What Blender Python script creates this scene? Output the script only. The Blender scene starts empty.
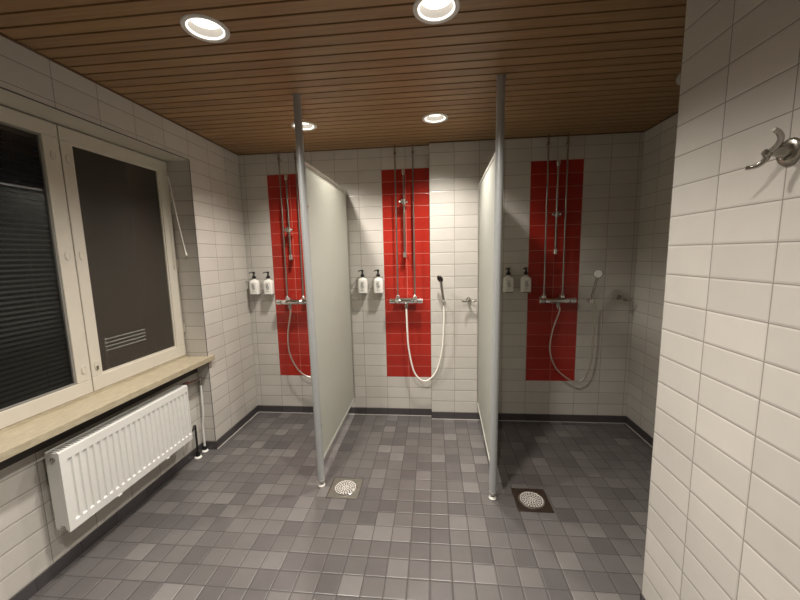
import bpy, bmesh, math, random
from mathutils import Vector, Matrix
random.seed(4)
PI = math.pi
C = bpy.context.scene.collection
V = Vector

# ---------------------------------------------------------------- dimensions
XL, XR, H = -1.79, 1.715, 2.5
STEP = -0.03            # where the back wall steps forward
SY = -0.06              # face of the forward part
XN, YN = 0.887, -1.787  # near right wall: its face and its end
YF = -4.6               # wall behind the camera
XREC = -1.893           # recessed wall below the window
XWIN = -1.96            # plane of the sashes
WY0, WY1 = -2.25, -0.69 # window niche
TW, TH, TZ = 0.214, 0.1067, 0.067

# ---------------------------------------------------------------- materials
def newmat(name):
    m = bpy.data.materials.new(name); m.use_nodes = True
    nt = m.node_tree; b = nt.nodes['Principled BSDF']
    return m, nt, b

def plain(name, col, rough=0.5, metal=0.0, noise=0.0, nscale=40, bump=0.0, spec=0.5, coat=0.0):
    m, nt, b = newmat(name)
    b.inputs['Base Color'].default_value = (*col, 1)
    b.inputs['Roughness'].default_value = rough
    b.inputs['Metallic'].default_value = metal
    b.inputs['Specular IOR Level'].default_value = spec
    b.inputs['Coat Weight'].default_value = coat
    if noise or bump:
        tc = nt.nodes.new('ShaderNodeTexCoord'); n = nt.nodes.new('ShaderNodeTexNoise')
        n.inputs['Scale'].default_value = nscale; n.inputs['Detail'].default_value = 4
        nt.links.new(tc.outputs['Object'], n.inputs['Vector'])
        if noise:
            mx = nt.nodes.new('ShaderNodeMix'); mx.data_type = 'RGBA'
            mx.inputs[6].default_value = (*[c*(1-noise) for c in col], 1)
            mx.inputs[7].default_value = (*[min(1, c*(1+noise)) for c in col], 1)
            nt.links.new(n.outputs['Fac'], mx.inputs[0]); nt.links.new(mx.outputs[2], b.inputs['Base Color'])
        if bump:
            bp = nt.nodes.new('ShaderNodeBump'); bp.inputs['Strength'].default_value = bump
            bp.inputs['Distance'].default_value = 0.002
            nt.links.new(n.outputs['Fac'], bp.inputs['Height']); nt.links.new(bp.outputs['Normal'], b.inputs['Normal'])
    return m

def M(nt, op, a, b=None, c=None):
    n = nt.nodes.new('ShaderNodeMath'); n.operation = op
    for i, x in enumerate((a, b, c)):
        if x is None: continue
        if isinstance(x, (int, float)): n.inputs[i].default_value = x
        else: nt.links.new(x, n.inputs[i])
    return n.outputs[0]

def tiles(name, pu, pv, joint, cols, grout, rough, bumpd=0.0012, pillow=0.006, var=1.0, noise=0.06, spec=0.5, merge=0.0):
    """grid tiles on metre UVs: every tile takes its own shade, grout lines lie lower"""
    m, nt, b = newmat(name)
    L = nt.links.new
    uv = nt.nodes.new('ShaderNodeUVMap'); uv.uv_map = 'UVMap'
    s = nt.nodes.new('ShaderNodeSeparateXYZ'); L(uv.outputs[0], s.inputs[0])
    u = M(nt, 'DIVIDE', s.outputs[0], pu); v = M(nt, 'DIVIDE', s.outputs[1], pv)
    fu = M(nt, 'FRACT', u); fv = M(nt, 'FRACT', v)
    du = M(nt, 'MULTIPLY', M(nt, 'MINIMUM', fu, M(nt, 'SUBTRACT', 1.0, fu)), pu)
    dv = M(nt, 'MULTIPLY', M(nt, 'MINIMUM', fv, M(nt, 'SUBTRACT', 1.0, fv)), pv)
    d = M(nt, 'MINIMUM', du, dv)
    def ramp(lo, hi):
        r = nt.nodes.new('ShaderNodeMapRange'); r.interpolation_type = 'SMOOTHSTEP'
        r.inputs[1].default_value = lo; r.inputs[2].default_value = hi
        L(d, r.inputs[0]); return r.outputs[0]
    mask = ramp(joint*0.5-0.0004, joint*0.5+0.0004)
    hgt = ramp(joint*0.4, joint*0.5+pillow)
    cell = nt.nodes.new('ShaderNodeCombineXYZ')
    L(M(nt, 'FLOOR', u), cell.inputs[0]); L(M(nt, 'FLOOR', v), cell.inputs[1])
    wn = nt.nodes.new('ShaderNodeTexWhiteNoise'); wn.noise_dimensions = '3D'; L(cell.outputs[0], wn.inputs[0])
    cr = nt.nodes.new('ShaderNodeValToRGB'); cr.color_ramp.interpolation = 'LINEAR'
    els = cr.color_ramp.elements
    while len(els) < len(cols): els.new(0.5)
    for i, c in enumerate(cols):
        els[i].position = i/(len(cols)-1); els[i].color = (*c, 1)
    L(wn.outputs['Value'], cr.inputs[0])
    n = nt.nodes.new('ShaderNodeTexNoise'); n.inputs['Scale'].default_value = 9; n.inputs['Detail'].default_value = 6
    g = nt.nodes.new('ShaderNodeNewGeometry'); L(g.outputs['Position'], n.inputs['Vector'])
    mulf = M(nt, 'ADD', 1.0-noise, M(nt, 'MULTIPLY', n.outputs['Fac'], 2*noise))
    vm = nt.nodes.new('ShaderNodeVectorMath'); vm.operation = 'SCALE'; L(cr.outputs[0], vm.inputs[0]); L(mulf, vm.inputs['Scale'])
    mx = nt.nodes.new('ShaderNodeMix'); mx.data_type = 'RGBA'
    mx.inputs[6].default_value = (*grout, 1); L(mask, mx.inputs[0]); L(vm.outputs[0], mx.inputs[7])
    L(mx.outputs[2], b.inputs['Base Color'])
    rr = nt.nodes.new('ShaderNodeMapRange'); L(mask, rr.inputs[0]); rr.inputs[3].default_value = 0.85; rr.inputs[4].default_value = rough
    L(rr.outputs[0], b.inputs['Roughness']); b.inputs['Specular IOR Level'].default_value = spec
    n2 = nt.nodes.new('ShaderNodeTexNoise'); n2.inputs['Scale'].default_value = 60; n2.inputs['Detail'].default_value = 3
    L(g.outputs['Position'], n2.inputs['Vector'])
    hh = M(nt, 'ADD', hgt, M(nt, 'MULTIPLY', n2.outputs['Fac'], 0.12))
    # each tile sits very slightly out of plane
    s2 = nt.nodes.new('ShaderNodeSeparateXYZ'); L(wn.outputs['Color'], s2.inputs[0])
    tilt = M(nt, 'ADD', M(nt, 'MULTIPLY', M(nt, 'SUBTRACT', s2.outputs[0], 0.5), fu), M(nt, 'MULTIPLY', M(nt, 'SUBTRACT', s2.outputs[1], 0.5), fv))
    hh = M(nt, 'ADD', hh, M(nt, 'MULTIPLY', tilt, 0.5*var))
    bp = nt.nodes.new('ShaderNodeBump'); bp.inputs['Distance'].default_value = bumpd; bp.inputs['Strength'].default_value = 0.8
    L(hh, bp.inputs['Height']); L(bp.outputs['Normal'], b.inputs['Normal'])
    return m

w0, w1 = (0.50, 0.475, 0.43), (0.56, 0.53, 0.48)
M_WALL = tiles('white_wall_tiles', TW, TH, 0.0032, [w0, w1], (0.24, 0.22, 0.19), 0.28)
M_WALLN = tiles('white_wall_tiles_wide', 0.23, TH, 0.0032, [w0, w1], (0.24, 0.22, 0.19), 0.28)
M_RED = tiles('red_wall_tiles', TW, TH, 0.0032, [(0.32, 0.020, 0.012), (0.38, 0.026, 0.016)], (0.5, 0.16, 0.12), 0.2, noise=0.1)
M_FLOOR = tiles('grey_floor_tiles', 0.107, 0.107, 0.0032,
                [(0.080, 0.073, 0.071), (0.098, 0.090, 0.087), (0.106, 0.098, 0.094), (0.118, 0.109, 0.104), (0.158, 0.148, 0.14)],
                (0.04, 0.036, 0.034), 0.34, bumpd=.002, var=1.0, noise=0.14)
M_BASE = tiles('dark_skirting_tiles', TW, 0.4, 0.003, [(0.048, 0.043, 0.045), (0.068, 0.062, 0.064)], (0.03, 0.027, 0.027), 0.35)
M_PLASTER = plain('painted_plaster', (0.5, 0.47, 0.4), 0.8, noise=0.08, nscale=6)
M_CAULK = plain('light_caulk', (0.5, 0.48, 0.44), 0.5)
M_CHROME = plain('chrome', (0.84, 0.83, 0.81), 0.1, 1.0)
M_CHROMEW = plain('worn_chrome', (0.44, 0.42, 0.39), 0.2, 1.0, noise=0.1)
M_STEEL = plain('brushed_steel', (0.55, 0.52, 0.48), 0.38, 1.0, noise=0.12, nscale=60)
M_HOOK = plain('satin_nickel', (0.36, 0.34, 0.30), 0.27, 1.0)
M_POLE = plain('grey_aluminium', (0.42, 0.435, 0.43), 0.38, 0.35, noise=0.04)
M_RAIL = plain('pale_aluminium', (0.66, 0.66, 0.60), 0.35, 0.5)
M_WHITE = plain('white_enamel', (0.66, 0.655, 0.62), 0.3)
M_WHITEP = plain('white_plastic', (0.82, 0.80, 0.74), 0.3)
M_BLACK = plain('black_plastic', (0.012, 0.012, 0.012), 0.3)
M_DARK = plain('dark_hole', (0.01, 0.009, 0.008), 0.7)
M_INK = plain('grey_print', (0.10, 0.11, 0.12), 0.6)
M_HOSE = plain('white_hose', (0.85, 0.82, 0.74), 0.35)
M_METHOSE = plain('metal_hose', (0.62, 0.58, 0.52), 0.28, 0.85)
M_FRAME = plain('cream_window_paint', (0.55, 0.51, 0.43), 0.45, noise=0.05, nscale=15, bump=0.1)
M_SPRAY = plain('spray_face', (0.6, 0.59, 0.55), 0.4)
M_RUBBER = plain('grey_seal', (0.2, 0.19, 0.17), 0.7)
M_BRONZE = plain('brown_steel', (0.16, 0.13, 0.105), 0.35, 0.9, noise=0.25, nscale=30)
M_PLATE = plain('worn_steel_plate', (0.36, 0.34, 0.30), 0.36, 0.85, noise=0.15, nscale=30)
M_BLIND = plain('grey_blind_slats', (0.15, 0.14, 0.13), 0.5)
M_SHADE = plain('batten_and_sill_shadow', (0.05, 0.042, 0.038), 0.6)
M_TRIM = plain('dark_wood_trim', (0.11, 0.055, 0.025), 0.5, noise=0.2)
M_GRATE = plain('pale_worn_grate', (0.6, 0.57, 0.52), 0.5, 0.3)
M_SENSOR = plain('aged_plastic', (0.33, 0.31, 0.27), 0.5)
M_CUP = plain('lamp_reflector', (0.42, 0.42, 0.42), 0.3)

def wood(name, c0, c1, pitch):
    m, nt, b = newmat(name); L = nt.links.new
    g = nt.nodes.new('ShaderNodeNewGeometry'); mp = nt.nodes.new('ShaderNodeMapping')
    mp.inputs['Scale'].default_value = (1.2, 28, 28); L(g.outputs['Position'], mp.inputs['Vector'])
    n = nt.nodes.new('ShaderNodeTexNoise'); n.inputs['Scale'].default_value = 2.2; n.inputs['Detail'].default_value = 7; n.inputs['Roughness'].default_value = 0.65
    L(mp.outputs[0], n.inputs['Vector'])
    s = nt.nodes.new('ShaderNodeSeparateXYZ'); L(g.outputs['Position'], s.inputs[0])
    wn = nt.nodes.new('ShaderNodeTexWhiteNoise'); wn.noise_dimensions = '1D'
    L(M(nt, 'FLOOR', M(nt, 'DIVIDE', s.outputs[1], pitch)), wn.inputs['W'])
    f = M(nt, 'ADD', M(nt, 'MULTIPLY', n.outputs['Fac'], 0.9), M(nt, 'MULTIPLY', wn.outputs['Value'], 0.15))
    cr = nt.nodes.new('ShaderNodeValToRGB'); cr.color_ramp.elements[0].position = 0.3; cr.color_ramp.elements[1].position = 0.85
    cr.color_ramp.elements[0].color = (*c0, 1); cr.color_ramp.elements[1].color = (*c1, 1)
    L(f, cr.inputs[0]); L(cr.outputs[0], b.inputs['Base Color']); b.inputs['Roughness'].default_value = 0.5
    return m
M_WOOD = wood('brown_ceiling_boards', (0.215, 0.122, 0.052), (0.385, 0.235, 0.108), 0.073)

def stone(name):
    m, nt, b = newmat(name); L = nt.links.new
    g = nt.nodes.new('ShaderNodeNewGeometry'); mp = nt.nodes.new('ShaderNodeMapping'); mp.inputs['Scale'].default_value = (14, 3, 14)
    L(g.outputs['Position'], mp.inputs['Vector'])
    n = nt.nodes.new('ShaderNodeTexNoise'); n.inputs['Scale'].default_value = 5; n.inputs['Detail'].default_value = 8; n.inputs['Roughness'].default_value = 0.7
    L(mp.outputs[0], n.inputs['Vector'])
    cr = nt.nodes.new('ShaderNodeValToRGB'); cr.color_ramp.elements[0].position = 0.3; cr.color_ramp.elements[1].position = 0.75
    cr.color_ramp.elements[0].color = (0.30, 0.25, 0.165, 1); cr.color_ramp.elements[1].color = (0.47, 0.415, 0.30, 1)
    L(n.outputs['Fac'], cr.inputs[0]); L(cr.outputs[0], b.inputs['Base Color']); b.inputs['Roughness'].default_value = 0.4
    return m
M_SILL = stone('beige_stone_sill')

def emit(name, col, st):
    m, nt, b = newmat(name)
    b.inputs['Base Color'].default_value = (*col, 1); b.inputs['Emission Color'].default_value = (*col, 1)
    b.inputs['Emission Strength'].default_value = st; return m
LAMP = 3.0
SPOT = 112.0
M_RIM = emit('lamp_rim', (1.0, 0.95, 0.86), 1.6)  # emission stands in for the lens light falling on the lip
M_LENS = emit('lamp_lens', (1.0, 0.90, 0.76), LAMP)

def frosted():
    m, nt, b = newmat('frosted_glass'); L = nt.links.new
    out = nt.nodes['Material Output']
    dif = nt.nodes.new('ShaderNodeBsdfDiffuse'); dif.inputs[0].default_value = (0.52, 0.53, 0.48, 1)
    tr = nt.nodes.new('ShaderNodeBsdfTranslucent'); tr.inputs[0].default_value = (0.84, 0.84, 0.78, 1)
    rf = nt.nodes.new('ShaderNodeBsdfRefraction'); rf.inputs['Roughness'].default_value = 0.55; rf.inputs['IOR'].default_value = 1.35
    rf.inputs[0].default_value = (0.88, 0.92, 0.86, 1)
    gl = nt.nodes.new('ShaderNodeBsdfGlossy'); gl.inputs['Roughness'].default_value = 0.3
    m1 = nt.nodes.new('ShaderNodeMixShader'); m1.inputs[0].default_value = 0.5; L(dif.outputs[0], m1.inputs[1]); L(tr.outputs[0], m1.inputs[2])
    m2 = nt.nodes.new('ShaderNodeMixShader'); m2.inputs[0].default_value = 0.0; L(m1.outputs[0], m2.inputs[1]); L(rf.outputs[0], m2.inputs[2])
    m3 = nt.nodes.new('ShaderNodeMixShader'); m3.inputs[0].default_value = 0.05; L(m2.outputs[0], m3.inputs[1]); L(gl.outputs[0], m3.inputs[2])
    L(m3.outputs[0], out.inputs['Surface']); return m
M_FROST = frosted()

def pane(name, film, col, ior=1.28, gr=.03):
    m, nt, b = newmat(name); L = nt.links.new
    out = nt.nodes['Material Output']
    t = nt.nodes.new('ShaderNodeBsdfTransparent'); t.inputs[0].default_value = (0.75, 0.77, 0.76, 1)
    g = nt.nodes.new('ShaderNodeBsdfGlossy'); g.inputs['Roughness'].default_value = gr
    fr = nt.nodes.new('ShaderNodeFresnel'); fr.inputs[0].default_value = ior
    d = nt.nodes.new('ShaderNodeBsdfDiffuse'); d.inputs[0].default_value = (*col, 1)
    m1 = nt.nodes.new('ShaderNodeMixShader'); m1.inputs[0].default_value = film; L(t.outputs[0], m1.inputs[1]); L(d.outputs[0], m1.inputs[2])
    m2 = nt.nodes.new('ShaderNodeMixShader'); L(fr.outputs[0], m2.inputs[0]); L(m1.outputs[0], m2.inputs[1]); L(g.outputs[0], m2.inputs[2])
    L(m2.outputs[0], out.inputs['Surface']); return m
M_PANE = pane('clear_window_glass', 0.015, (0.3, 0.29, 0.27))
M_PANEF = pane('dusky_window_glass', 0.5, (0.09, 0.077, 0.063), 1.25, .22)

# ---------------------------------------------------------------- mesh helpers
def newbm():
    bm = bmesh.new(); bm.loops.layers.uv.new('UVMap'); return bm

def obj(name, bm, mats, parent=None, smooth=False, bevel=0.0, kind=None, loc=None):
    me = bpy.data.meshes.new(name)
    bmesh.ops.recalc_face_normals(bm, faces=bm.faces[:])
    bm.to_mesh(me); bm.free()
    o = bpy.data.objects.new(name, me); C.objects.link(o)
    for m in (mats if isinstance(mats, (list, tuple)) else [mats]): me.materials.append(m)
    if smooth:
        for p in me.polygons: p.use_smooth = True
        try: me.set_sharp_from_angle(angle=math.radians(40))
        except Exception: pass
    if bevel:
        md = o.modifiers.new('bevel', 'BEVEL'); md.width = bevel; md.segments = 2; md.limit_method = 'ANGLE'; md.angle_limit = math.radians(50)
    if parent: o.parent = parent
    if kind: o['kind'] = kind
    if loc: o.location = loc
    return o

def box(bm, x0, x1, y0, y1, z0, z1, mi=0, uo=(0, 0, 0)):
    vs = [bm.verts.new(p) for p in ((x0,y0,z0),(x1,y0,z0),(x1,y1,z0),(x0,y1,z0),(x0,y0,z1),(x1,y0,z1),(x1,y1,z1),(x0,y1,z1))]
    uvl = bm.loops.layers.uv.active
    for idx, ax in (((0,3,2,1),2),((4,5,6,7),2),((0,1,5,4),1),((2,3,7,6),1),((1,2,6,5),0),((3,0,4,7),0)):
        f = bm.faces.new([vs[i] for i in idx]); f.material_index = mi
        if uvl:
            for l in f.loops:
                c = l.vert.co
                if ax == 2: l[uvl].uv = (c.x-uo[0], c.y-uo[1])
                elif ax == 1: l[uvl].uv = (c.x-uo[0], c.z-uo[2])
                else: l[uvl].uv = (c.y-uo[1], c.z-uo[2])
    return vs

def frame(p, q):
    d = (V(q)-V(p)).normalized()
    a = V((0,0,1)) if abs(d.z) < 0.9 else V((1,0,0))
    u = d.cross(a).normalized(); w = d.cross(u).normalized()
    return d, u, w

def cyl(bm, p, q, r0, r1=None, seg=20, mi=0, caps=True):
    if r1 is None: r1 = r0
    d, u, w = frame(p, q); A = []; B = []
    for i in range(seg):
        a = 2*PI*i/seg; e = u*math.cos(a)+w*math.sin(a)
        A.append(bm.verts.new(V(p)+e*r0)); B.append(bm.verts.new(V(q)+e*r1))
    for i in range(seg):
        f = bm.faces.new((A[i], A[(i+1)%seg], B[(i+1)%seg], B[i])); f.material_index = mi
    if caps:
        for R_ in (A, B): bm.faces.new(R_).material_index = mi

def lathe(bm, p, q, prof, seg=24, mi=0):
    """prof: (t along axis in metres from p, radius)"""
    d, u, w = frame(p, q); rings = []
    for t, r in prof:
        c = V(p)+d*t
        rings.append([bm.verts.new(c+(u*math.cos(2*PI*i/seg)+w*math.sin(2*PI*i/seg))*max(r, 1e-5)) for i in range(seg)])
    for a, b in zip(rings, rings[1:]):
        for i in range(seg):
            f = bm.faces.new((a[i], a[(i+1)%seg], b[(i+1)%seg], b[i])); f.material_index = mi
    bm.faces.new(rings[0]).material_index = mi; bm.faces.new(rings[-1]).material_index = mi

def spline(pts, n=12):
    P = [V(p) for p in pts]; P = [P[0]*2-P[1]] + P + [P[-1]*2-P[-2]]; out = []
    for i in range(1, len(P)-2):
        a, b, c, d = P[i-1:i+3]
        for k in range(n):
            t = k/n
            out.append(0.5*((2*b)+(c-a)*t+(2*a-5*b+4*c-d)*t*t+(3*b-a-3*c+d)*t**3))
    out.append(P[-2]); return out

def tube(bm, pts, r, seg=10, mi=0, flat=None):
    """r: number or function of t; flat: squash factor of the second axis"""
    n = len(pts); up = None; rings = []
    for i, p in enumerate(pts):
        d = (pts[min(i+1, n-1)]-pts[max(i-1, 0)]).normalized()
        if up is None:
            a = V((0,0,1)) if abs(d.z) < 0.9 else V((0,1,0)); up = a
        u = d.cross(up).normalized(); w = u.cross(d).normalized(); up = w
        rr = r(i/(n-1)) if callable(r) else r
        rings.append([bm.verts.new(p+u*math.cos(2*PI*k/seg)*rr+w*math.sin(2*PI*k/seg)*rr*(flat or 1)) for k in range(seg)])
    for a, b in zip(rings, rings[1:]):
        for i in range(seg): bm.faces.new((a[i], a[(i+1)%seg], b[(i+1)%seg], b[i])).material_index = mi
    bm.faces.new(rings[0]).material_index = mi; bm.faces.new(rings[-1]).material_index = mi

def empty(name, loc, label, cat, group=None):
    o = bpy.data.objects.new(name, None); C.objects.link(o); o.location = loc
    o.empty_display_size = 0.05; tag(o, label, cat, group); return o

def tag(o, label, cat, group=None):
    o['label'] = label; o['category'] = cat
    if group: o['group'] = group
    return o

def dup(root, loc, label, group=None):
    r = root.copy(); C.objects.link(r); r.location = loc; r['label'] = label
    if group: r['group'] = group
    for ch in root.children:
        c = ch.copy(); C.objects.link(c); c.parent = r
        for g in ch.children:
            d = g.copy(); C.objects.link(d); d.parent = c
    return r

# ---------------------------------------------------------------- the room
bm = newbm(); box(bm, XREC-0.2, XR+0.2, YF-0.2, 0.2, -0.1, 0.0, uo=(-0.031, -1.194, 0))
obj('floor', bm, M_FLOOR, kind='structure')

bm = newbm(); uo = (STEP, 0, TZ)
RZ0, RZ1 = TZ+3*TH, TZ+21*TH
def redwall(xa, xb, cols, y0, y1):
    x = xa
    for c0, c1 in cols:
        box(bm, x, c0, y0, y1, 0, H+.1, 0, uo)
        box(bm, c0, c1, y0, y1, 0, RZ0, 0, uo); box(bm, c0, c1, y0, y1, RZ0, RZ1, 1, uo); box(bm, c0, c1, y0, y1, RZ1, H+.1, 0, uo)
        x = c1
    if xb > x: box(bm, x, xb, y0, y1, 0, H+.1, 0, uo)
redwall(XL-0.3, STEP, [(STEP-7*TW, STEP-5*TW), (STEP-2*TW, STEP)], 0, 0.2)
redwall(STEP, XR+0.2, [(STEP+4*TW, STEP+6*TW)], SY, 0.2)
obj('wall_back', bm, [M_WALL, M_RED], kind='structure')

WZ0, WZ1 = 0.80, 2.278
bm = newbm(); uo = (XL, 0, TZ)
box(bm, XL-0.3, XL, WY1, 0, 0, H+.1, 0, uo)
box(bm, XL-0.3, XL, WY0, WY1, WZ1, H+.1, 0, uo)
box(bm, XL-0.3, XREC, WY0, WY1, 0, 0.75, 0, uo)
box(bm, XL-0.3, XL, YF, WY0, 0, H+.1, 0, uo)
obj('wall_left', bm, M_WALLN, kind='structure')

bm = newbm(); uo = (XN, YN, TZ)
box(bm, XN, XR+0.2, YF, YN, 0, H+.1, 0, uo)
obj('wall_right_near', bm, M_WALL, kind='structure')
bm = newbm(); uo = (XN, SY, TZ)
box(bm, XR, XR+0.2, YN, SY, 0, H+.1, 0, uo)
obj('wall_right_far', bm, M_WALL, kind='structure')
bm = newbm(); box(bm, XL-0.3, XR+0.2, YF-0.2, YF, 0, H+.1, 0, (0, 0, TZ))
obj('wall_front', bm, M_WALL, kind='structure')

def base(name, boxes, uo):
    b = newbm()
    for a in boxes: box(b, *a, 0, uo)
    return obj(name, b, M_BASE, kind='structure')
t = 0.007; BH = 0.066
base('baseboard_back', [(XL+t, STEP-.0005, -t, 0, 0, BH), (STEP, XR-t, SY-t, SY, 0, BH)], (STEP, 0, -0.02))
base('baseboard_left', [(XL, XL+t, WY1, -t, 0, BH), (XREC+t, XL+t, WY1-t, WY1, 0, BH), (XREC, XREC+t, WY0, WY1-t, 0, BH)], (0, 0, -0.02))
base('baseboard_right', [(XR-t, XR, YN, SY-t, 0, BH)], (0, 0, -0.02))
base('baseboard_near_right', [(XN-.003, XN, YF, YN+.003, 0, BH), (XN-.003, XR-t, YN, YN+.003, 0, BH)], (0, 0, -0.02))
# light caulk line where the skirting meets the floor
b = newbm()
for a in [(XL+t, STEP, -t-.006, -t, 0, .003), (STEP, XR-t, SY-t-.006, SY-t, 0, .003), (XL+t, XL+t+.006, WY1, -t, 0, .003), (XR-t-.006, XR-t, YN+.01, SY-t, 0, .003)]: box(b, *a)
obj('trim_1', b, M_CAULK, kind='structure')

b = newbm(); box(b, XWIN-.1, XL, WY0, WY1, WZ1-.003, WZ1); obj('trim_4', b, M_PLASTER, kind='structure')
b = newbm(); box(b, XL, XL+.0012, WY1-.004, WY1+.002, BH, WZ1); box(b, XL, XL+.0012, WY0, WY1, WZ1-.003, WZ1+.003); obj('trim_5', b, M_BASE, kind='structure')
b = newbm(); box(b, XREC, XREC+.004, WY0, WY1, .655, .75); obj('trim_6', b, M_SHADE, kind='structure')  # dark strip under the sill: batten with the sill's shadow in its colour
# ---- ceiling: boards along X with dark gaps, holes for the downlights
LX, LY = (-0.935, 0.02), (-0.60, -1.715, -2.83)
LR = 0.078
bm = bmesh.new(); PT = 0.073
def plankset(bm, x0, x1, y0, y1):
    k0 = math.floor(y0/PT)
    k = k0
    while k*PT < y1:
        a = max(y0, k*PT+0.0055); c = min(y1, (k+1)*PT-0.0055)
        if c-a > 0.004: box(bm, x0, x1, a, c, H, H+0.014)
        k += 1
plankset(bm, XL-.02, XR+.02, YN, 0.02)
plankset(bm, XL-.02, XN+.02, YF, YN)
box(bm, XL-.05, XR+.05, YF, 0.05, H+0.0135, H+0.02)
tmp = bpy.data.meshes.new('ceiling'); bmesh.ops.recalc_face_normals(bm, faces=bm.faces[:]); bm.to_mesh(tmp); bm.free()
ceil = bpy.data.objects.new('ceiling', tmp); C.objects.link(ceil); tmp.materials.append(M_WOOD)
cb = bmesh.new()
for x in LX:
    for y in LY: cyl(cb, (x, y, H-0.05), (x, y, H+0.07), LR, seg=32)
bmesh.ops.recalc_face_normals(cb, faces=cb.faces[:])
cm = bpy.data.meshes.new('cut'); cb.to_mesh(cm); cb.free(); co = bpy.data.objects.new('cut', cm); C.objects.link(co)
md = ceil.modifiers.new('b', 'BOOLEAN'); md.operation = 'DIFFERENCE'; md.object = co; md.solver = 'EXACT'; md.use_self = True
dg = bpy.context.evaluated_depsgraph_get(); nm = bpy.data.meshes.new_from_object(ceil.evaluated_get(dg))
ceil.modifiers.clear(); ceil.data = nm; nm.name = 'ceiling'
bpy.data.objects.remove(co); bpy.data.meshes.remove(cm)
ceil['kind'] = 'structure'
bm = newbm(); box(bm, XL-0.3, XR+0.2, YF-0.2, 0.2, H+0.1, H+0.2); obj('ceiling_slab', bm, M_PLASTER, kind='structure')
bm = newbm()
for a in [(XL, XL+.012, YF, 0, H-.006, H), (XL+.012, STEP, -.012, 0, H-.006, H), (STEP, XR, SY-.012, SY, H-.006, H), (XR-.012, XR, YN, SY-.012, H-.006, H)]: box(bm, *a)
obj('trim_2', bm, M_TRIM, kind='structure')

# ---- downlights
def make_lamp(loc, label):
    t = empty('downlight', loc, label, 'ceiling light', 'recessed downlights in the board ceiling')
    b = bmesh.new()
    # flange ring
    S = 40; rr = [(0.072, 0.0), (0.074, -0.004), (0.088, -0.005), (0.092, -0.001), (0.092, 0.0)]
    rings = [[b.verts.new((r*math.cos(2*PI*i/S), r*math.sin(2*PI*i/S), z)) for i in range(S)] for r, z in rr]
    for k in range(len(rings)):
        a, c = rings[k], rings[(k+1) % len(rings)]
        for i in range(S): b.faces.new((a[i], a[(i+1)%S], c[(i+1)%S], c[i]))
    obj('flange', b, M_WHITE, t, True)
    b = bmesh.new()
    rr = [(0.070, 0.004), (0.066, 0.02), (0.056, 0.050), (0.058, 0.052), (0.0735, 0.03), (0.0735, 0.004)]
    rings = [[b.verts.new((r*math.cos(2*PI*i/S), r*math.sin(2*PI*i/S), z)) for i in range(S)] for r, z in rr]
    for k in range(len(rings)):
        a, c = rings[k], rings[(k+1) % len(rings)]
        for i in range(S): b.faces.new((a[i], a[(i+1)%S], c[(i+1)%S], c[i]))
    obj('reflector', b, M_CUP, t, True)
    b = bmesh.new()
    cyl(b, (0,0,0.034), (0,0,0.042), 0.060, seg=40)
    obj('lens', b, M_LENS, t)
    b = bmesh.new()
    rr = [(0.0665, 0.0035), (0.0665, -0.001), (0.0715, -0.002), (0.0718, 0.0035)]
    rings = [[b.verts.new((r*math.cos(2*PI*i/S), r*math.sin(2*PI*i/S), z)) for i in range(S)] for r, z in rr]
    for k in range(len(rings)):
        a, c = rings[k], rings[(k+1) % len(rings)]
        for i in range(S): b.faces.new((a[i], a[(i+1)%S], c[(i+1)%S], c[i]))
    obj('lit_rim', b, M_RIM, t, True)
    return t
nm_ = {(0,0): 'round recessed ceiling light half behind the left screen pole', (1,0): 'round recessed ceiling light above the middle shower, smaller of the right pair',
       (0,1): 'large bright recessed ceiling light at upper left, nearer the window', (1,1): 'large bright recessed ceiling light at the top edge of the photo',
       (0,2): 'recessed ceiling light overhead on the window side, outside the photo', (1,2): 'recessed ceiling light overhead beside the near right wall, outside the photo',
       (0,3): 'recessed ceiling light behind the camera on the window side', (1,3): 'recessed ceiling light behind the camera on the right side'}
first = None
for j, y in enumerate(LY):
    for i, x in enumerate(LX):
        if first is None: first = make_lamp((x, y, H), nm_[(i, j)])
        else: dup(first, (x, y, H), nm_[(i, j)])
        ld = bpy.data.lights.new('downlight_beam', 'SPOT'); ld.energy = SPOT*(.6 if j == 2 and i == 0 else 1.0); ld.color = (1.0, 0.935, 0.865)
        ld.spot_size = math.radians(131); ld.spot_blend = 1.0; ld.shadow_soft_size = 0.045
        lo = bpy.data.objects.new('downlight_beam', ld); C.objects.link(lo); lo.location = (x, y, H+0.001)

# ---- small dome on the end of the near wall
t_ = empty('motion_sensor', (XN+0.027, YN, 2.165), 'small white dome fitting on the end of the near right wall', 'sensor')
b = bmesh.new(); cyl(b, (0,0,0), (0,.010,0), .026, seg=24); obj('mount', b, M_SENSOR, t_, True)
b = bmesh.new(); lathe(b, (0,.0102,0), (0,1,0), [(0,.024),(.018,.024),(.028,.019),(.034,.009)], 24); obj('dome', b, M_SENSOR, t_, True)

# ---------------------------------------------------------------- window
win = bpy.data.objects.new('window_1', None); C.objects.link(win); win.location = (XWIN, WY1, WZ0); win['kind'] = 'structure'
def at(o, root): o.location = V(o.location)-root.location; return o
def wpart(name, bm, mat, parent=win, bevel=0.0, smooth=False):
    o = obj(name, bm, mat, parent, smooth, bevel); o['kind'] = 'structure'
    w = V((0,0,0)); p = parent
    while p: w += p.location; p = p.parent
    o.location = -w; return o
SF = 0.024  # sash stands in front of the fixed frame
b = newbm()
yE, yA = WY1, WY0+0.015
for a in [(XWIN-.10, XWIN-SF, WY0, WY1, WZ1-.035, WZ1), (XWIN-.10, XWIN-SF, WY0, WY1, WZ0-.03, WZ0+.03), (XWIN-.10, XWIN-SF, WY1-.035, WY1, WZ0, WZ1),
          (XWIN-.10, XWIN-SF, WY0, WY0+.035, WZ0, WZ1), (XWIN-.10, XWIN-SF, -1.49, -1.438, WZ0, WZ1)]: box(b, *a)
wpart('window_frame', b, M_FRAME)
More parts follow.
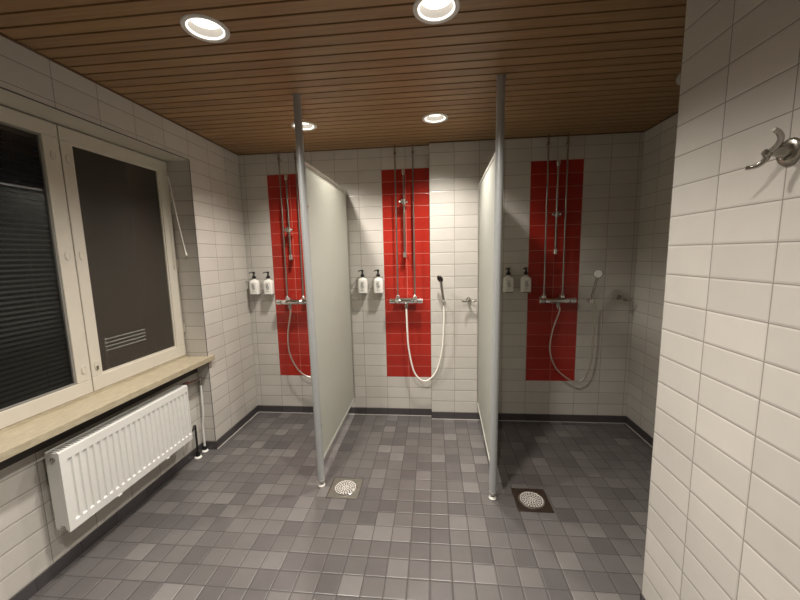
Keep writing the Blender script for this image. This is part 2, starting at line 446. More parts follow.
def sash(y0, y1, glass, filmmat, hinge_far):
    z0, z1 = WZ0+.004, WZ1-.012
    gy0, gy1, gz0, gz1 = glass
    b = newbm()
    xa, xb = XWIN-SF, XWIN
    # mitred look: four bars with a bead step around the glass
    box(b, xa, xb, y0, y1, z0, gz0); box(b, xa, xb, y0, y1, gz1, z1)
    box(b, xa, xb, y0, gy0, gz0, gz1); box(b, xa, xb, gy1, y1, gz0, gz1)
    s = wpart('window_sash', b, M_FRAME, bevel=.003)
    b = newbm(); g = .010
    box(b, xa+.002, xb-.006, gy0-.001, gy1+.001, gz0-.001, gz0+g); box(b, xa+.002, xb-.006, gy0-.001, gy1+.001, gz1-g, gz1+.001)
    box(b, xa+.002, xb-.006, gy0-.001, gy0+g, gz0+g, gz1-g); box(b, xa+.002, xb-.006, gy1-g, gy1+.001, gz0+g, gz1-g)
    wpart('glazing_bead', b, M_RUBBER if filmmat is M_PANE else M_FRAME, s)
    b = newbm(); box(b, xa+.006, xa+.010, gy0, gy1, gz0, gz1); wpart('pane', b, filmmat, s)
    return s
sR = sash(-1.464+.003, WY1-.012, (-1.402, -0.79, 0.888, 2.192), M_PANEF, True)
sL = sash(-2.235, -1.464-.003, (-2.15, -1.547, 0.880, 2.196), M_PANE, False)
# covers of the locks on the meeting stiles
for s, y in ((sL, -1.505), (sR, -1.428)):
    for z in (0.95, 1.585, 2.10):
        b = newbm(); lathe(b, (XWIN-.001, y, z), (XWIN+1, y, z), [(0, .015), (.005, .0145), (.006, .011), (.004, .0095), (.0045, .004)], 20)
        for v_ in b.verts: v_.co.z = z+(v_.co.z-z)*1.7
        wpart('lock_cover', b, M_FRAME, s, smooth=True)
b = newbm(); box(b, XWIN-.002, XWIN+.006, -1.434, -1.422, 0.925, 0.947); wpart('keyhole_plate', b, M_CHROMEW, sR)
for z in (1.02, 1.52, 2.02):
    b = newbm(); cyl(b, (XWIN+.003, WY1-.009, z-.035), (XWIN+.003, WY1-.009, z+.035), .007, seg=12); wpart('hinge', b, M_FRAME, sR, smooth=True)
b = newbm(); box(b, XREC-.0005, XL+.035, WY0-.03, WY1, 0.75, 0.787); box(b, XL+.0005, XL+.035, WY1, WY1+.04, 0.75, 0.787); box(b, XWIN-.03, XREC, WY0, WY1, .75, .787)
o = wpart('window_sill', b, M_SILL, bevel=.002)
b = newbm(); box(b, XWIN-.02, XWIN+.003, WY0, WY1, 0.787, 0.803); wpart('sill_bead', b, M_SILL)

# night outside: outer box of the niche
b = newbm(); box(b, XWIN-.34, XWIN-.10, WY0-.06, WY0, 0.7, 2.4); box(b, XWIN-.34, XWIN-.10, WY1, WY1+.06, 0.7, 2.4)
obj('trim_3', b, M_PLASTER, kind='structure')

# blinds between the panes
def blind(y0, y1, z0, z1, tilt, label, pitch=.025):
    b = bmesh.new(); z = z0; x = XWIN-.058; hw = .0125
    while z < z1:
        dx, dz = hw*math.cos(tilt), hw*math.sin(tilt)
        vs = []
        for s, h in ((-1, 0), (0, .002), (1, 0)):
            vs.append([b.verts.new((x+s*dx, yy, z+s*dz+h)) for yy in (y0, y1)])
        for k in (0, 1): b.faces.new((vs[k][0], vs[k][1], vs[k+1][1], vs[k+1][0]))
        # underside gives the slat a thickness
        ws = []
        for s, h in ((-1, 0), (0, .002), (1, 0)):
            ws.append([b.verts.new((x+s*dx, yy, z+s*dz+h-.0008)) for yy in (y0, y1)])
        for k in (0, 1): b.faces.new((ws[k][0], ws[k+1][0], ws[k+1][1], ws[k][1]))
        b.faces.new((vs[0][0], ws[0][0], ws[0][1], vs[0][1])); b.faces.new((vs[2][0], vs[2][1], ws[2][1], ws[2][0]))
        z += pitch
    t = empty('venetian_blind', (x, (y0+y1)/2, z0), label, 'blind')
    o = obj('slats', b, M_BLIND, t); o.location = -t.location
    b = bmesh.new(); box(b, x-.013, x+.013, y0, y1, z1, z1+.025); o = obj('headrail', b, M_BLIND, t); o.location = -t.location
    b = bmesh.new()
    for yy in (y0+.12, y1-.12): cyl(b, (x+.014, yy, z0), (x+.014, yy, z1), .0008, seg=6)
    o = obj('ladder_cords', b, M_BLIND, t); o.location = -t.location
blind(-2.17, -1.53, .865, 2.17, -.35, 'dark venetian blind with open slats behind the left window pane')

# wand hanging from the sash
t_ = empty('blind_wand', (XWIN+.008, -.735, 2.15), 'thin white tilt wand hanging at the far side of the window', 'wand')
p0, p1 = V((XWIN+.004, -.733, 2.155)), V((-1.862, -.722, 1.585))
b = bmesh.new(); tube(b, spline([p0, p0+V((.018, 0, .0)), p0+V((.03, 0, -.06)), p0.lerp(p1, .5)+V((.006,0,0)), p1], 8), .0033, 8); o = obj('rod', b, M_WHITEP, t_, True); o.location = -t_.location
b = bmesh.new(); d = (p1-p0).normalized(); lathe(b, p1-d*.05, p1+d*.01, [(0, .0035), (.03, .0045), (.048, .0085), (.055, .0085), (.058, .004)], 12); o = obj('grip', b, M_WHITEP, t_, True); o.location = -t_.location

# ---------------------------------------------------------------- radiator
RY0, RY1, RZa, RZb, RXf, RXb = -1.845, -0.975, 0.25, 0.655, -1.765, -1.843
t_ = empty('radiator', (RXb, (RY0+RY1)/2, RZa), 'white ribbed panel radiator on the wall under the window', 'radiator')
def rp(name, bm, mat, bevel=0., smooth=False):
    o = obj(name, bm, mat, t_, smooth, bevel); o.location = -t_.location; return o
b = bmesh.new()
N = 23; pit = .0367; start = -1.812
ys = [RY0]
for k in range(N):
    s = start+k*pit
    ys += [s, s+.004, s+.019, s+.023]
ys.append(RY1)
def depth(i): # 0 flush at groove borders, 1 in the groove
    if i == 0 or i == len(ys)-1: return 0
    return 1 if (i-1) % 4 in (1, 2) else 0
zs = [(RZa, 0), (RZa+.040, 0), (RZa+.047, 1), (RZb-.052, 1), (RZb-.045, 0), (RZb, 0)]
grid = [[b.verts.new((RXf-.0075*depth(i)*zd, y, z)) for z, zd in zs] for i, y in enumerate(ys)]
back = [[b.verts.new((RXf-.012, y, z)) for z, zd in zs] for i, y in enumerate(ys)]
for i in range(len(ys)-1):
    for j in range(len(zs)-1):
        b.faces.new((grid[i][j], grid[i+1][j], grid[i+1][j+1], grid[i][j+1]))
        b.faces.new((back[i][j], back[i][j+1], back[i+1][j+1], back[i+1][j]))
for i in range(len(ys)-1):
    for j in (0, len(zs)-1): b.faces.new((grid[i][j], grid[i+1][j], back[i+1][j], back[i][j]))
for j in range(len(zs)-1):
    for i in (0, len(ys)-1): b.faces.new((grid[i][j], grid[i][j+1], back[i][j+1], back[i][j]))
rp('front_panel', b, M_WHITE)
b = bmesh.new(); box(b, RXb+.008, RXf-.0125, RY0-.0005, RY0+.003, RZa+.01, RZb+.003); rp('side_panel', b, M_WHITE, .001)
b = bmesh.new(); box(b, RXb+.008, RXf-.0125, RY1-.003, RY1+.0005, RZa+.01, RZb+.003); rp('side_panel', b, M_WHITE, .001)
b = bmesh.new(); box(b, RXb, RXb+.0075, RY0+.002, RY1-.002, RZa+.005, RZb-.004); rp('rear_panel', b, M_WHITE, .002)
b = bmesh.new()
box(b, RXf-.012, RXf-.006, RY0, RY1, RZb, RZb+.005); box(b, RXb+.004, RXb+.012, RY0, RY1, RZb, RZb+.005)
yy = RY0+.01
while yy < RY1-.01:
    box(b, RXb+.012, RXf-.012, yy, yy+.004, RZb-.002, RZb+.003); yy += .016
rp('top_grille', b, M_WHITE)
for z in (RZb-.03, RZa+.02):
    b = bmesh.new(); lathe(b, (RXf-.032, RY0-.0007, z), (RXf-.032, RY0-1, z), [(0, .013), (.006, .013), (.007, .008), (.011, .0075), (.012, .003)], 6)
    rp('end_plug', b, M_CHROMEW)
for y in (-1.575, -1.215):
    b = bmesh.new(); box(b, RXf-.010, RXf+.004, y-.012, y+.012, RZa-.007, RZa-.0005); rp('bracket_tab', b, M_WHITE, .001)
for y in (-1.62, -1.2):
    b = bmesh.new(); box(b, XREC, RXb-.0005, y-.015, y+.015, RZa+.04, RZb-.04); rp('wall_bracket', b, M_WHITE)

# pipes at the far end of the radiator
t_ = empty('radiator_pipe', (-1.866, -.722, 0), 'white heating pipe rising to the valve beside the radiator', 'pipe')
b = bmesh.new(); tube(b, spline([(-1.866, -.722, .012), (-1.866, -.722, .2), (-1.858, -.722, .26), (-1.850, -.724, .34), (-1.848, -.724, .5), (-1.848, -.724, .585)], 6), .0085, 12); rp('pipe', b, M_WHITE, smooth=True)
b = bmesh.new(); lathe(b, (-1.866, -.722, 0), (-1.866, -.722, 1), [(0, .024), (.006, .023), (.012, .016), (.013, .010)], 24); rp('floor_rosette', b, M_WHITEP, smooth=True)
b = bmesh.new(); cyl(b, (-1.866, -.722, .013), (-1.866, -.722, .045), .0145, .012, seg=20); rp('black_sleeve', b, M_BLACK, smooth=True)
b = bmesh.new()
cyl(b, (-1.848, -.724, .565), (-1.848, -.724, .625), .0125, seg=16); cyl(b, (-1.848, -.705, .612), (-1.848, -.90, .625), .0095, seg=14)
cyl(b, (-1.848, -.86, .6235), (-1.848, -.915, .626), .017, seg=6); cyl(b, (-1.83, -.90, .625), (-1.80, -.963, .625), .012, seg=12); cyl(b, (-1.848, -.9, .625), (-1.825, -.9, .625), .013, seg=16)
rp('valve', b, M_CHROMEW, smooth=True)
t_ = empty('radiator_pipe', (-1.862, -.812, 0), 'short return pipe with black sleeve by the lower end of the radiator', 'pipe')
b = bmesh.new(); tube(b, spline([(-1.862, -.812, .012), (-1.862, -.812, .2), (-1.860, -.815, .262), (-1.845, -.85, .274), (-1.815, -.90, .274), (-1.803, -.9735, .274)], 8), .0075, 12); rp('pipe', b, M_BLACK, smooth=True)
b = bmesh.new(); lathe(b, (-1.862, -.812, 0), (-1.862, -.812, 1), [(0, .027), (.006, .026), (.012, .018), (.013, .010)], 24); rp('floor_rosette', b, M_WHITEP, smooth=True)
b = bmesh.new(); cyl(b, (-1.862, -.812, .013), (-1.862, -.812, .05), .0165, .013, seg=20); rp('black_sleeve', b, M_BLACK, smooth=True)

# ---------------------------------------------------------------- screens
def screen(xw, yw, xp, yp, lean, label):
    t = empty('shower_screen', (xp, yp, 0), label, 'shower screen')
    w, p = V((xw, yw, 0)), V((xp, yp, 0)); d = (w-p).normalized(); n = V((-d.y, d.x, 0))
    def slab(name, a, c, th, z0, z1, mat, bevel=0., r=0):
        b = bmesh.new()
        q = [a-n*th/2, a+n*th/2, c+n*th/2, c-n*th/2]
        lo = [b.verts.new((v.x, v.y, z0)) for v in q]; hi = [b.verts.new((v.x, v.y, z1)) for v in q]
        b.faces.new(lo); b.faces.new(hi)
        for i in range(4): b.faces.new((lo[i], lo[(i+1)%4], hi[(i+1)%4], hi[i]))
        o = obj(name, b, mat, t, False, bevel); o.location = -t.location; return o
    def tp(name, b, mat, sm=True):
        o = obj(name, b, mat, t, sm); o.location = -t.location; return o
    zb, zt = .165, 2.128
    a, c = p+d*.026, w-d*.022
    slab('glass_panel', a, c, .006, zb+.012, zt-.012, M_FROST)
    slab('bottom_rail', a, c, .016, zb-.008, zb+.0115, M_RAIL, .002)
    slab('wall_channel', c+d*.0005, w-d*.002, .022, zb-.008, zt-.02, M_STEEL, .002)
    b = bmesh.new(); A = a+V((0,0,zt)); B = c+V((0,0,zt)); E = c+d*.012
    tube(b, spline([A, A.lerp(B, .5), B-d*.03, B+d*.004-V((0,0,.006)), E+V((0,0,zt-.03))], 8), .0115, 12); tp('top_rail', b, M_RAIL)
    b = bmesh.new(); cyl(b, p+V((0,0,.035)), p+V((0,0,H-.012)), .0232, seg=32); tp('pole', b, M_POLE)
    b = bmesh.new(); cyl(b, p+V((0,0,H-.012)), p+V((0,0,H)), .0245, seg=32); tp('ceiling_flange', b, M_POLE)
    b = bmesh.new(); cyl(b, p+V((0,0,.034)), p+V((0,0,.05)), .0255, seg=32); tp('pole_collar', b, M_CHROME)
    b = bmesh.new(); cyl(b, p+V((0,0,.018)), p+V((0,0,.034)), .013, seg=20); tp('foot_stem', b, M_BLACK)
    b = bmesh.new(); lathe(b, p, p+V((0,0,1)), [(0, .021), (.006, .024), (.014, .022), (.02, .014)], 24); tp('foot', b, M_WHITEP)
    for z in (.42, 1.86):
        b = bmesh.new(); q = p+d*.026
        cyl(b, q+V((0,0,z))-n*.014, q+V((0,0,z))+n*.014, .013, seg=16); tp('glass_clamp', b, M_CHROME)
    span = (w-p).length      # the poles lean a little out of plumb
    for ch in t.children:
        for v in ch.data.vertices:
            k = 1-min(1, max(0, (V((v.co.x, v.co.y, 0))-p).dot(d)/span))
            v.co.x += lean*k*v.co.z/H
screen(-.787, -.006, -.772, -1.085, -.024, 'frosted glass shower screen with grey pole, left of the two')
screen(.400, SY-.006, .360, -1.135, .016, 'frosted glass shower screen with grey pole, right of the two')

# ---------------------------------------------------------------- showers
def world(name, bm, mat, t, smooth=True, bevel=0.):
    o = obj(name, bm, mat, t, smooth, bevel); o.location = -t.location; return o

def pipes(cx, wy, dx0, dx1, where):
    for x, side in ((cx+dx0, 'left'), (cx+dx1, 'right')):
        t = empty('supply_pipe', (x, wy-.055, 1.16), 'thin vertical chrome supply pipe, %s of the two above the %s mixer' % (side, where), 'pipe', 'chrome supply pipes above the mixers')
        b = bmesh.new(); cyl(b, (x, wy-.055, 1.165), (x, wy-.055, H), .0075, seg=16); world('pipe', b, M_CHROMEW, t)
        for z in (2.43,):
            b = bmesh.new(); cyl(b, (x, wy-.055, z-.012), (x, wy-.055, z+.012), .0115, seg=16); cyl(b, (x, wy-.05, z), (x, wy, z), .005, seg=10); world('pipe_clip', b, M_CHROMEW, t)

def rail(cx, wy, zs, where):
    t = empty('slide_rail', (cx, wy, 1.55), 'vertical chrome slide rail with sliding holder above the %s mixer' % where, 'slide rail', 'chrome slide rails on the red tiles')
    y = wy-.055
    b = bmesh.new(); cyl(b, (cx, y, 1.545), (cx, y, 2.27), .0095, seg=16); world('rail', b, M_CHROMEW, t)
    for z0, z1 in ((2.245, 2.29), (1.525, 1.575)):
        b = bmesh.new(); lathe(b, (cx, y, z0), (cx, y, z1+1), [(0, .013), (.004, .017), (z1-z0-.004, .017), (z1-z0, .013)], 20)
        cyl(b, (cx, y, (z0+z1)/2), (cx, wy, (z0+z1)/2), .012, seg=14); world('rail_bracket', b, M_CHROME, t)
    s = bmesh.new(); cyl(s, (cx, y, zs-.02), (cx, y, zs+.02), .016, seg=20); s_ = world('slider', s, M_CHROME, t)
    b = bmesh.new(); cyl(b, (cx, y, zs), (cx-.045, y-.01, zs), .011, .013, seg=16); cyl(b, (cx+.01, y, zs), (cx+.034, y-.002, zs), .010, .013, seg=16)
    o = obj('slider_knob', b, M_CHROME, s_, True)
    b = bmesh.new(); lathe(b, (cx-.004, y-.034, zs-.022), (cx-.010, y-.045, zs+.04), [(0, .012), (.04, .016), (.042, .012)], 16); cyl(b, (cx, y, zs), (cx-.004, y-.03, zs), .009, seg=12)
    o = obj('holder_cup', b, M_CHROMEW, s_, True)

def mixer(cx, ox, pxs, wy, where, kind, label):
    t = empty('shower_mixer', (cx, wy, 1.13), label, 'shower mixer', 'chrome bar mixers')
    y = wy-.075; z = 1.132
    b = bmesh.new()
    lathe(b, (cx-.098, y, z), (cx+1, y, z), [(0, .021), (.004, .024), (.05, .0265), (.146, .0265), (.192, .024), (.196, .021)], 24)
    if kind: box(b, cx-.092, cx+.092, y-.026, wy-.03, z+.016, z+.029)
    world('body', b, M_CHROME, t)
    for s in (-1, 1):
        b = bmesh.new(); lathe(b, (cx+s*.100, y, z), (cx+s*1, y, z), [(0, .021), (.003, .027), (.045, .026), (.052, .018)], 20)
        world('handle', b, M_CHROME, t)
        b = bmesh.new(); cyl(b, (cx+s*.125, y-.02, z), (cx+s*.125, y-.036, z+.002), .0055, seg=10); world('handle_button', b, M_CHROME, t)
    for px in pxs:
        b = bmesh.new(); yp = wy-.055
        lathe(b, (px, yp, z+.012), (px, yp, z+1), [(0, .019), (.016, .022), (.030, .020), (.036, .012), (.045, .0095)], 20)
        cyl(b, (px, yp, z+.01), (px, wy, z+.01), .013, seg=16); cyl(b, (px, wy-.006, z+.01), (px, wy, z+.01), .027, seg=24)
        world('inlet_union', b, M_CHROME, t)
    b = bmesh.new(); lathe(b, (ox, y, z-.016), (ox, y-.012, z-.08), [(0, .014), (.018, .014), (.02, .019), (.036, .019), (.038, .012), (.056, .010)], 18)
    world('outlet', b, M_CHROMEW, t)

def hose(pts, mat, label, r=.0068):
    b = bmesh.new(); tube(b, spline(pts, 10), r, 10)
    o = obj('shower_hose', b, mat, None, True); tag(o, label, 'hose')
    return o

def handset(hx, wy, hz, head, label, dark, lean):
    """hx,hz: holder; head: centre of the head; lean: normal of the spray face"""
    th = empty('handset_holder', (hx, wy, hz), 'small chrome wall holder of the %s hand shower' % label, 'holder', 'chrome wall holders of the hand showers')
    b = bmesh.new(); cyl(b, (hx, wy, hz), (hx, wy-.008, hz), .02, seg=24); cyl(b, (hx, wy-.006, hz), (hx, wy-.034, hz), .011, seg=16)
    world('wall_plate', b, M_CHROME, th)
    b = bmesh.new(); lathe(b, (hx, wy-.05, hz-.022), (hx, wy-.05, hz+1), [(0, .014), (.008, .0175), (.034, .0185), (.038, .015)], 20); world('cup', b, M_CHROME, th)
    t = empty('hand_shower', (hx, wy-.05, hz), {'left': 'chrome hand shower behind the left screen', 'middle': 'dark-headed chrome hand shower standing in the middle wall holder',
              'right': 'chrome hand shower with pale round face in the right wall holder'}[label], 'hand shower')
    a = V((hx, wy-.05, hz+.02)); h = V(head); d = V(lean).normalized()
    b = bmesh.new(); tube(b, spline([a, a.lerp(h, .45)+V((0, .002, 0)), h-d*.012-V((0,0,.018)), h-d*.012], 8), lambda t: .0105+.003*t, 14); world('handle', b, M_CHROMEW, t)
    b = bmesh.new(); R_ = .034 if dark else .037
    lathe(b, h-d*.016, h+d, [(0, .010), (.004, R_*.7), (.012, R_), (.020, R_)], 28); world('head', b, M_CHROMEW, t)
    b = bmesh.new(); lathe(b, h+d*.0042, h+d, [(0, R_*.88), (.003, R_*.82)], 28); world('spray_face', b, M_BLACK if dark else M_SPRAY, t)

# left, middle, right stations
pipes(-1.302, 0, -.077, .078, 'left'); pipes(-.25, 0, -.078, .078, 'middle'); pipes(1.025, SY, -.077, .077, 'right')
rail(-1.322, 0, 1.80, 'left'); rail(-.256, 0, 2.015, 'middle'); rail(1.03, SY, 1.86, 'right')
mixer(-1.33, -1.348, (-1.379, -1.224), 0, 'left', 0, 'chrome bar mixer in the left cubicle, half behind the pole')
mixer(-.252, -.25, (-.328, -.172), 0, 'middle', 1, 'shiny chrome bar mixer with flat top in the middle cubicle')
mixer(1.055, 1.06, (.948, 1.102), SY, 'right', 0, 'dark-looking chrome bar mixer in the right cubicle')
hose([(-.25, -.085, 1.085), (-.25, -.087, 1.05), (-.246, -.087, .864), (-.234, -.085, .675), (-.185, -.08, .455), (-.09, -.075, .374), (.013, -.085, .467), (.07, -.10, .677), (.087, -.108, .91), (.088, -.11, 1.055), (.088, -.11, 1.10)], M_HOSE, 'white shower hose looping below the middle mixer', .0078)
hose([(1.062, -.145, 1.085), (1.072, -.145, 1.042), (1.024, -.14, .876), (1.005, -.14, .698), (1.061, -.135, .536), (1.166, -.13, .437), (1.243, -.13, .406), (1.316, -.135, .457), (1.348, -.15, .61), (1.352, -.165, .876), (1.347, -.17, 1.06), (1.347, -.17, 1.10)], M_METHOSE, 'silver shower hose looping below the right mixer', .0062)
hose([(-1.35, -.085, 1.085), (-1.345, -.085, 1.038), (-1.386, -.085, .817), (-1.376, -.085, .621), (-1.289, -.08, .453), (-1.154, -.075, .389), (-1.05, -.085, .45), (-.985, -.1, .62), (-.965, -.108, .87), (-.963, -.11, 1.05), (-.963, -.11, 1.10)], M_METHOSE, 'pale shower hose in the left cubicle, running behind the pole')
handset(.088, SY, 1.122, (.056, SY-.085, 1.335), 'middle', True, (-.62, -.6, -.35))
handset(1.347, SY, 1.122, (1.374, SY-.085, 1.356), 'right', False, (-.35, -.95, .05))
handset(-.963, 0, 1.122, (-.99, -.075, 1.34), 'left', False, (-.3, -.85, -.3))

# ---------------------------------------------------------------- soap bottles
def bottle(loc, label):
    t = empty('soap_bottle', loc, label, 'soap bottle', 'white pump bottles on the wall')
    b = bmesh.new()
    # rounded-square body, loft of superellipses
    S = 28; rings = []
    for z, w, d in ((0, .039, .026), (.004, .043, .030), (.07, .044, .031), (.112, .043, .030), (.126, .039, .028), (.136, .027, .021), (.141, .015, .015), (.150, .014, .014)):
        ring = []
        for i in range(S):
            a = 2*PI*i/S; c, s = math.cos(a), math.sin(a); e = .5 if z < .13 else 1.0
            ring.append(b.verts.new((w*abs(c)**e*(1 if c >= 0 else -1), d*abs(s)**e*(1 if s >= 0 else -1), z)))
        rings.append(ring)
    for A, B in zip(rings, rings[1:]):
        for i in range(S): b.faces.new((A[i], A[(i+1)%S], B[(i+1)%S], B[i]))
    b.faces.new(rings[0]); b.faces.new(rings[-1])
    obj('bottle_body', b, M_WHITEP, t, True)
    b = bmesh.new()
    lathe(b, (0,0,.1505), (0,0,1), [(0, .018), (.020, .018), (.025, .011), (.030, .008), (.052, .007)], 20)
    cyl(b, (0,0,.198), (0,0,.216), .011, seg=16)
    tube(b, [V((0, 0, .209)), V((-.012, -.016, .210)), V((-.024, -.030, .208)), V((-.029, -.036, .200))], .0052, 8)
    obj('pump', b, M_BLACK, t, True)
    b = bmesh.new(); y = -.0314
    rnd = random.Random(7)
    def mark(x0, z0, x1, z1, w=.002):
        cyl(b, (x0, y, z0), (x1, y, z1), w, seg=6)
    for k in range(5): mark(-.016+k*.007, .1035, -.012+k*.007, .1035)
    pts = [V((-.012, y, .088)), V((-.002, y, .094)), V((.006, y, .086)), V((-.004, y, .076)), V((-.012, y, .068)), V((0, y, .062)), V((.010, y, .068)), V((.012, y, .056)), V((.002, y, .050)), V((-.006, y, .044))]
    tube(b, spline(pts, 5), .0023, 6)
    mark(-.014, .080, -.006, .086); mark(.004, .074, .013, .079); mark(-.010, .055, -.003, .058)
    for k in range(4): mark(-.012+k*.007, .030, -.008+k*.007, .030)
    obj('label_print', b, M_INK, t)
    return t
def holder(x, wy, label):
    t = empty('bottle_holder', (x, wy, 1.205), label, 'bottle holder', 'slim wall holders under the soap bottles')
    b = bmesh.new()
    box(b, -.030, .030, -.003, 0, -.002, .09); box(b, -.034, .034, -.080, -.003, -.004, 0)
    box(b, -.034, .034, -.083, -.080, -.004, .006)
    obj('bracket', b, M_RUBBER, t, False, .001)
    b = bmesh.new(); cyl(b, (0, -.003, .07), (0, -.006, .07), .006, seg=12); obj('screw', b, M_CHROME, t)
    return t
B = [(-1.702, 0, 'white pump bottle nearest the left corner, left cubicle'), (-1.562, 0, 'white pump bottle touching the red tiles of the left cubicle'),
     (-.654, 0, 'white pump bottle beside the left screen, middle cubicle'), (-.508, 0, 'white pump bottle next to the red tiles, middle cubicle'),
     (.648, SY, 'white pump bottle beside the right pole, right cubicle'), (.795, SY, 'white pump bottle overlapping the red tiles, right cubicle')]
pb = ph = None
for x, wy, lb in B:
    loc = (x, wy-.045, 1.2052)
    hl = 'thin wall holder under the ' + lb.replace('white pump ', '')
    if pb is None: pb = bottle(loc, lb); ph = holder(x, wy, hl)
    else:
        dup(pb, loc, lb); dup(ph, (x, wy, 1.205), hl)

# ---------------------------------------------------------------- robe hooks (built facing -Y, then turned)
def hook(loc, rz, twist, label, short=1.0, plate=.033, arm=.0078, sag=0):
    t = empty('robe_hook', loc, label, 'hook', 'double robe hooks')
    t.rotation_euler = (Matrix.Rotation(rz, 3, 'Z') @ Matrix.Rotation(twist, 3, 'Y')).to_euler()
    b = bmesh.new(); lathe(b, (0,0,0), (0,-1,0), [(0, plate), (.005, plate), (.009, plate*.88), (.010, plate*.6), (.007, plate*.5)], 32); obj('wall_plate', b, M_HOOK, t, True)
    b = bmesh.new(); tube(b, spline([V((0,-.006,0)), V((0,-.022,.001)), V((0,-.052,0))], 6), lambda u: .019-.011*u, 16, flat=.62)
    lathe(b, (0,-.046,0), (0,-1,0), [(0, .007), (.004, .0095), (.012, .0095), (.017, .006)], 18); obj('stem', b, M_HOOK, t, True)
    for s in (-1, 1):
        b = bmesh.new(); e = short if s < 0 else 1.0
        tube(b, spline([V((s*.002,-.052,0)), V((s*.022*e,-.049,-.004-sag)), V((s*.042*e,-.052-.003*e,-.004-sag)), V((s*.055*e,-.052-.016*e,-sag)), V((s*.060*e,-.052-.028*e,.003-sag))], 7), lambda u: arm*(1-.28*u), 12, flat=.8)
        obj('prong', b, M_HOOK, t, True)
    return t
hook((.309, SY, 1.14), 0, 0, 'small chrome double hook beside the right screen, middle cubicle', 1, .020, .0105, .008)
hook((1.595, SY, 1.145), 0, .15, 'dull metal double hook near the far right corner', 1, .020, .0105, .008)
hook((XN, -2.222, 1.782), -PI/2, -.75, 'satin metal double hook on the near right wall', .74)

# ---------------------------------------------------------------- floor drains
def drain(x, y, platemat, rim, label):
    t = empty('floor_drain', (x, y, 0), label, 'drain', 'square floor drains')
    b = bmesh.new(); box(b, -.1, .1, -.1, .1, 0.0, .0025); obj('plate', b, platemat, t, False, .0008)
    b = bmesh.new()
    for a in ((-.105, .105, .1005, .105, 0, .003), (-.105, .105, -.105, -.1005, 0, .003), (-.105, -.1005, -.1, .1, 0, .003), (.1005, .105, -.1, .1, 0, .003)): box(b, *a)
    obj('plate_edge', b, rim, t)
    b = bmesh.new(); cyl(b, (0,0,.0026), (0,0,.0045), .070, seg=48); obj('grate', b, M_GRATE, t)
    b = bmesh.new(); S = 48
    pr = [(.070, .0026), (.070, .0065), (.074, .0075), (.078, .0055), (.079, .0026)]
    rings = [[b.verts.new((r*math.cos(2*PI*i/S), r*math.sin(2*PI*i/S), z)) for i in range(S)] for r, z in pr]
    for k in range(len(rings)):
        A, Bq = rings[k], rings[(k+1) % len(rings)]
        for i in range(S): b.faces.new((A[i], A[(i+1)%S], Bq[(i+1)%S], Bq[i]))
    obj('grate_ring', b, M_CHROME, t, True)
    b = bmesh.new()
    for r, n, s in ((0, 1, .004), (.015, 6, .0036), (.030, 12, .0048), (.045, 17, .0050), (.060, 22, .0054)):
        for k in range(n):
            a = 2*PI*(k+.5*(n == 12))/n
            cyl(b, (r*math.cos(a), r*math.sin(a), .0046), (r*math.cos(a), r*math.sin(a), .0049), s, seg=10)
    obj('grate_holes', b, M_DARK, t)
    b = bmesh.new()
    for r, n in ((.0225, 9), (.0375, 15), (.0525, 21)):
        for k in range(n):
            a = 2*PI*(k+.25)/n
            lathe(b, (r*math.cos(a), r*math.sin(a), .0046), (r*math.cos(a), r*math.sin(a), 1), [(0, .0034), (.0015, .003), (.0024, .0015)], 8)
    obj('grate_studs', b, M_CHROME, t, True)
drain(-.604, -1.097, M_PLATE, M_CHROMEW, 'square floor drain with pale worn plate beside the left pole')
drain(.600, -1.135, M_BRONZE, M_BRONZE, 'square floor drain with dark brown plate beside the right pole')

# ---------------------------------------------------------------- outside, seen through the panes
b = newbm(); box(b, -9, XL-.31, -7, 4, -.6, -.5); obj('ground', b, plain('night_asphalt', (0.05, .05, .05), .7, noise=.2), kind='structure')

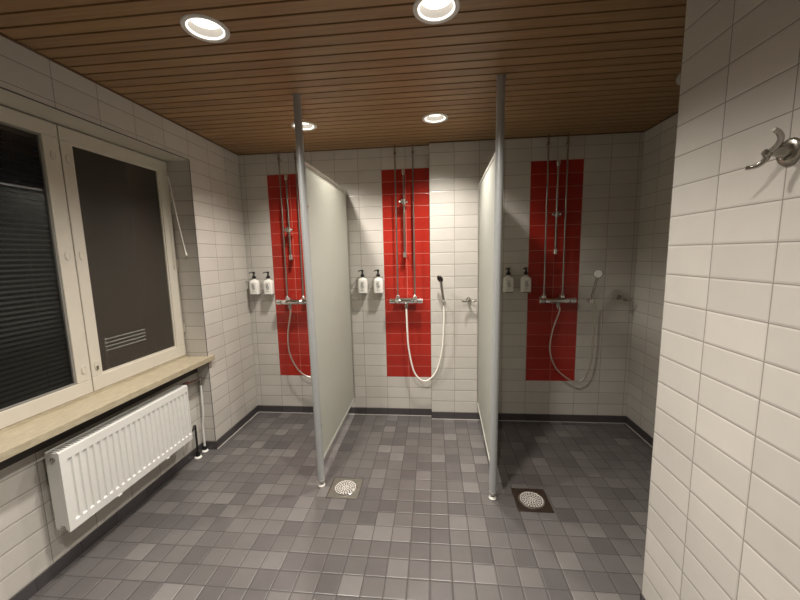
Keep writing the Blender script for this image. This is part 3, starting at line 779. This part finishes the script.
t_ = empty('slatted_rack', (-3.2, .09, -.5), 'pale slatted metal rack outside, seen low in the right window pane', 'rack')
for z in (.68, .718, .755, .792):
    b = bmesh.new(); cyl(b, (-3.2, -.19, z), (-3.2, .37, z), .007, seg=10); o = obj('slat', b, M_WHITE, t_, True); o.location = -t_.location
for y in (-.17, .35):
    b = bmesh.new(); box(b, -3.225, -3.208, y-.012, y+.012, -.5, .81); o = obj('post', b, M_STEEL, t_); o.location = -t_.location
ld = bpy.data.lights.new('added_rack_spot', 'SPOT'); ld.energy = 320; ld.spot_size = math.radians(34); ld.spot_blend = .6; ld.shadow_soft_size = .05; ld.color = (1, .95, .88)  # helper spot added outside only to make the rack slats show pale
lo = bpy.data.objects.new('added_rack_spot', ld); C.objects.link(lo); lo.location = (-2.45, .6, 2.2)
lo.rotation_euler = (V((-3.2, .09, .73))-V(lo.location)).to_track_quat('-Z', 'Y').to_euler()

# ---------------------------------------------------------------- camera, world, colour
cam = bpy.data.cameras.new('camera'); co = bpy.data.objects.new('camera', cam); C.objects.link(co)
F = 348.636
cam.sensor_width = 36; cam.sensor_fit = 'HORIZONTAL'; cam.lens = F/800*36; cam.clip_start = 0.02
yw, pt, rl = (math.radians(a) for a in (5.59814, -7.35586, -1.25731))
f = V((-math.sin(yw)*math.cos(pt), math.cos(yw)*math.cos(pt), math.sin(pt)))
r0 = V((math.cos(yw), math.sin(yw), 0)); u0 = r0.cross(f)
rt = r0*math.cos(rl)+u0*math.sin(rl); up = -r0*math.sin(rl)+u0*math.cos(rl)
m = Matrix((rt, up, -f)).transposed().to_4x4(); m.translation = V((0, -3.21723, 1.54892)); co.matrix_world = m
bpy.context.scene.camera = co

w = bpy.data.worlds.new('night'); bpy.context.scene.world = w; w.use_nodes = True
w.node_tree.nodes['Background'].inputs[0].default_value = (0.10, 0.11, 0.14, 1); w.node_tree.nodes['Background'].inputs[1].default_value = 0.01
sc = bpy.context.scene
sc.view_settings.view_transform = 'Standard'; sc.view_settings.look = 'None'; sc.view_settings.exposure = 0.16; sc.view_settings.gamma = 1.0
sc.view_settings.use_curve_mapping = False
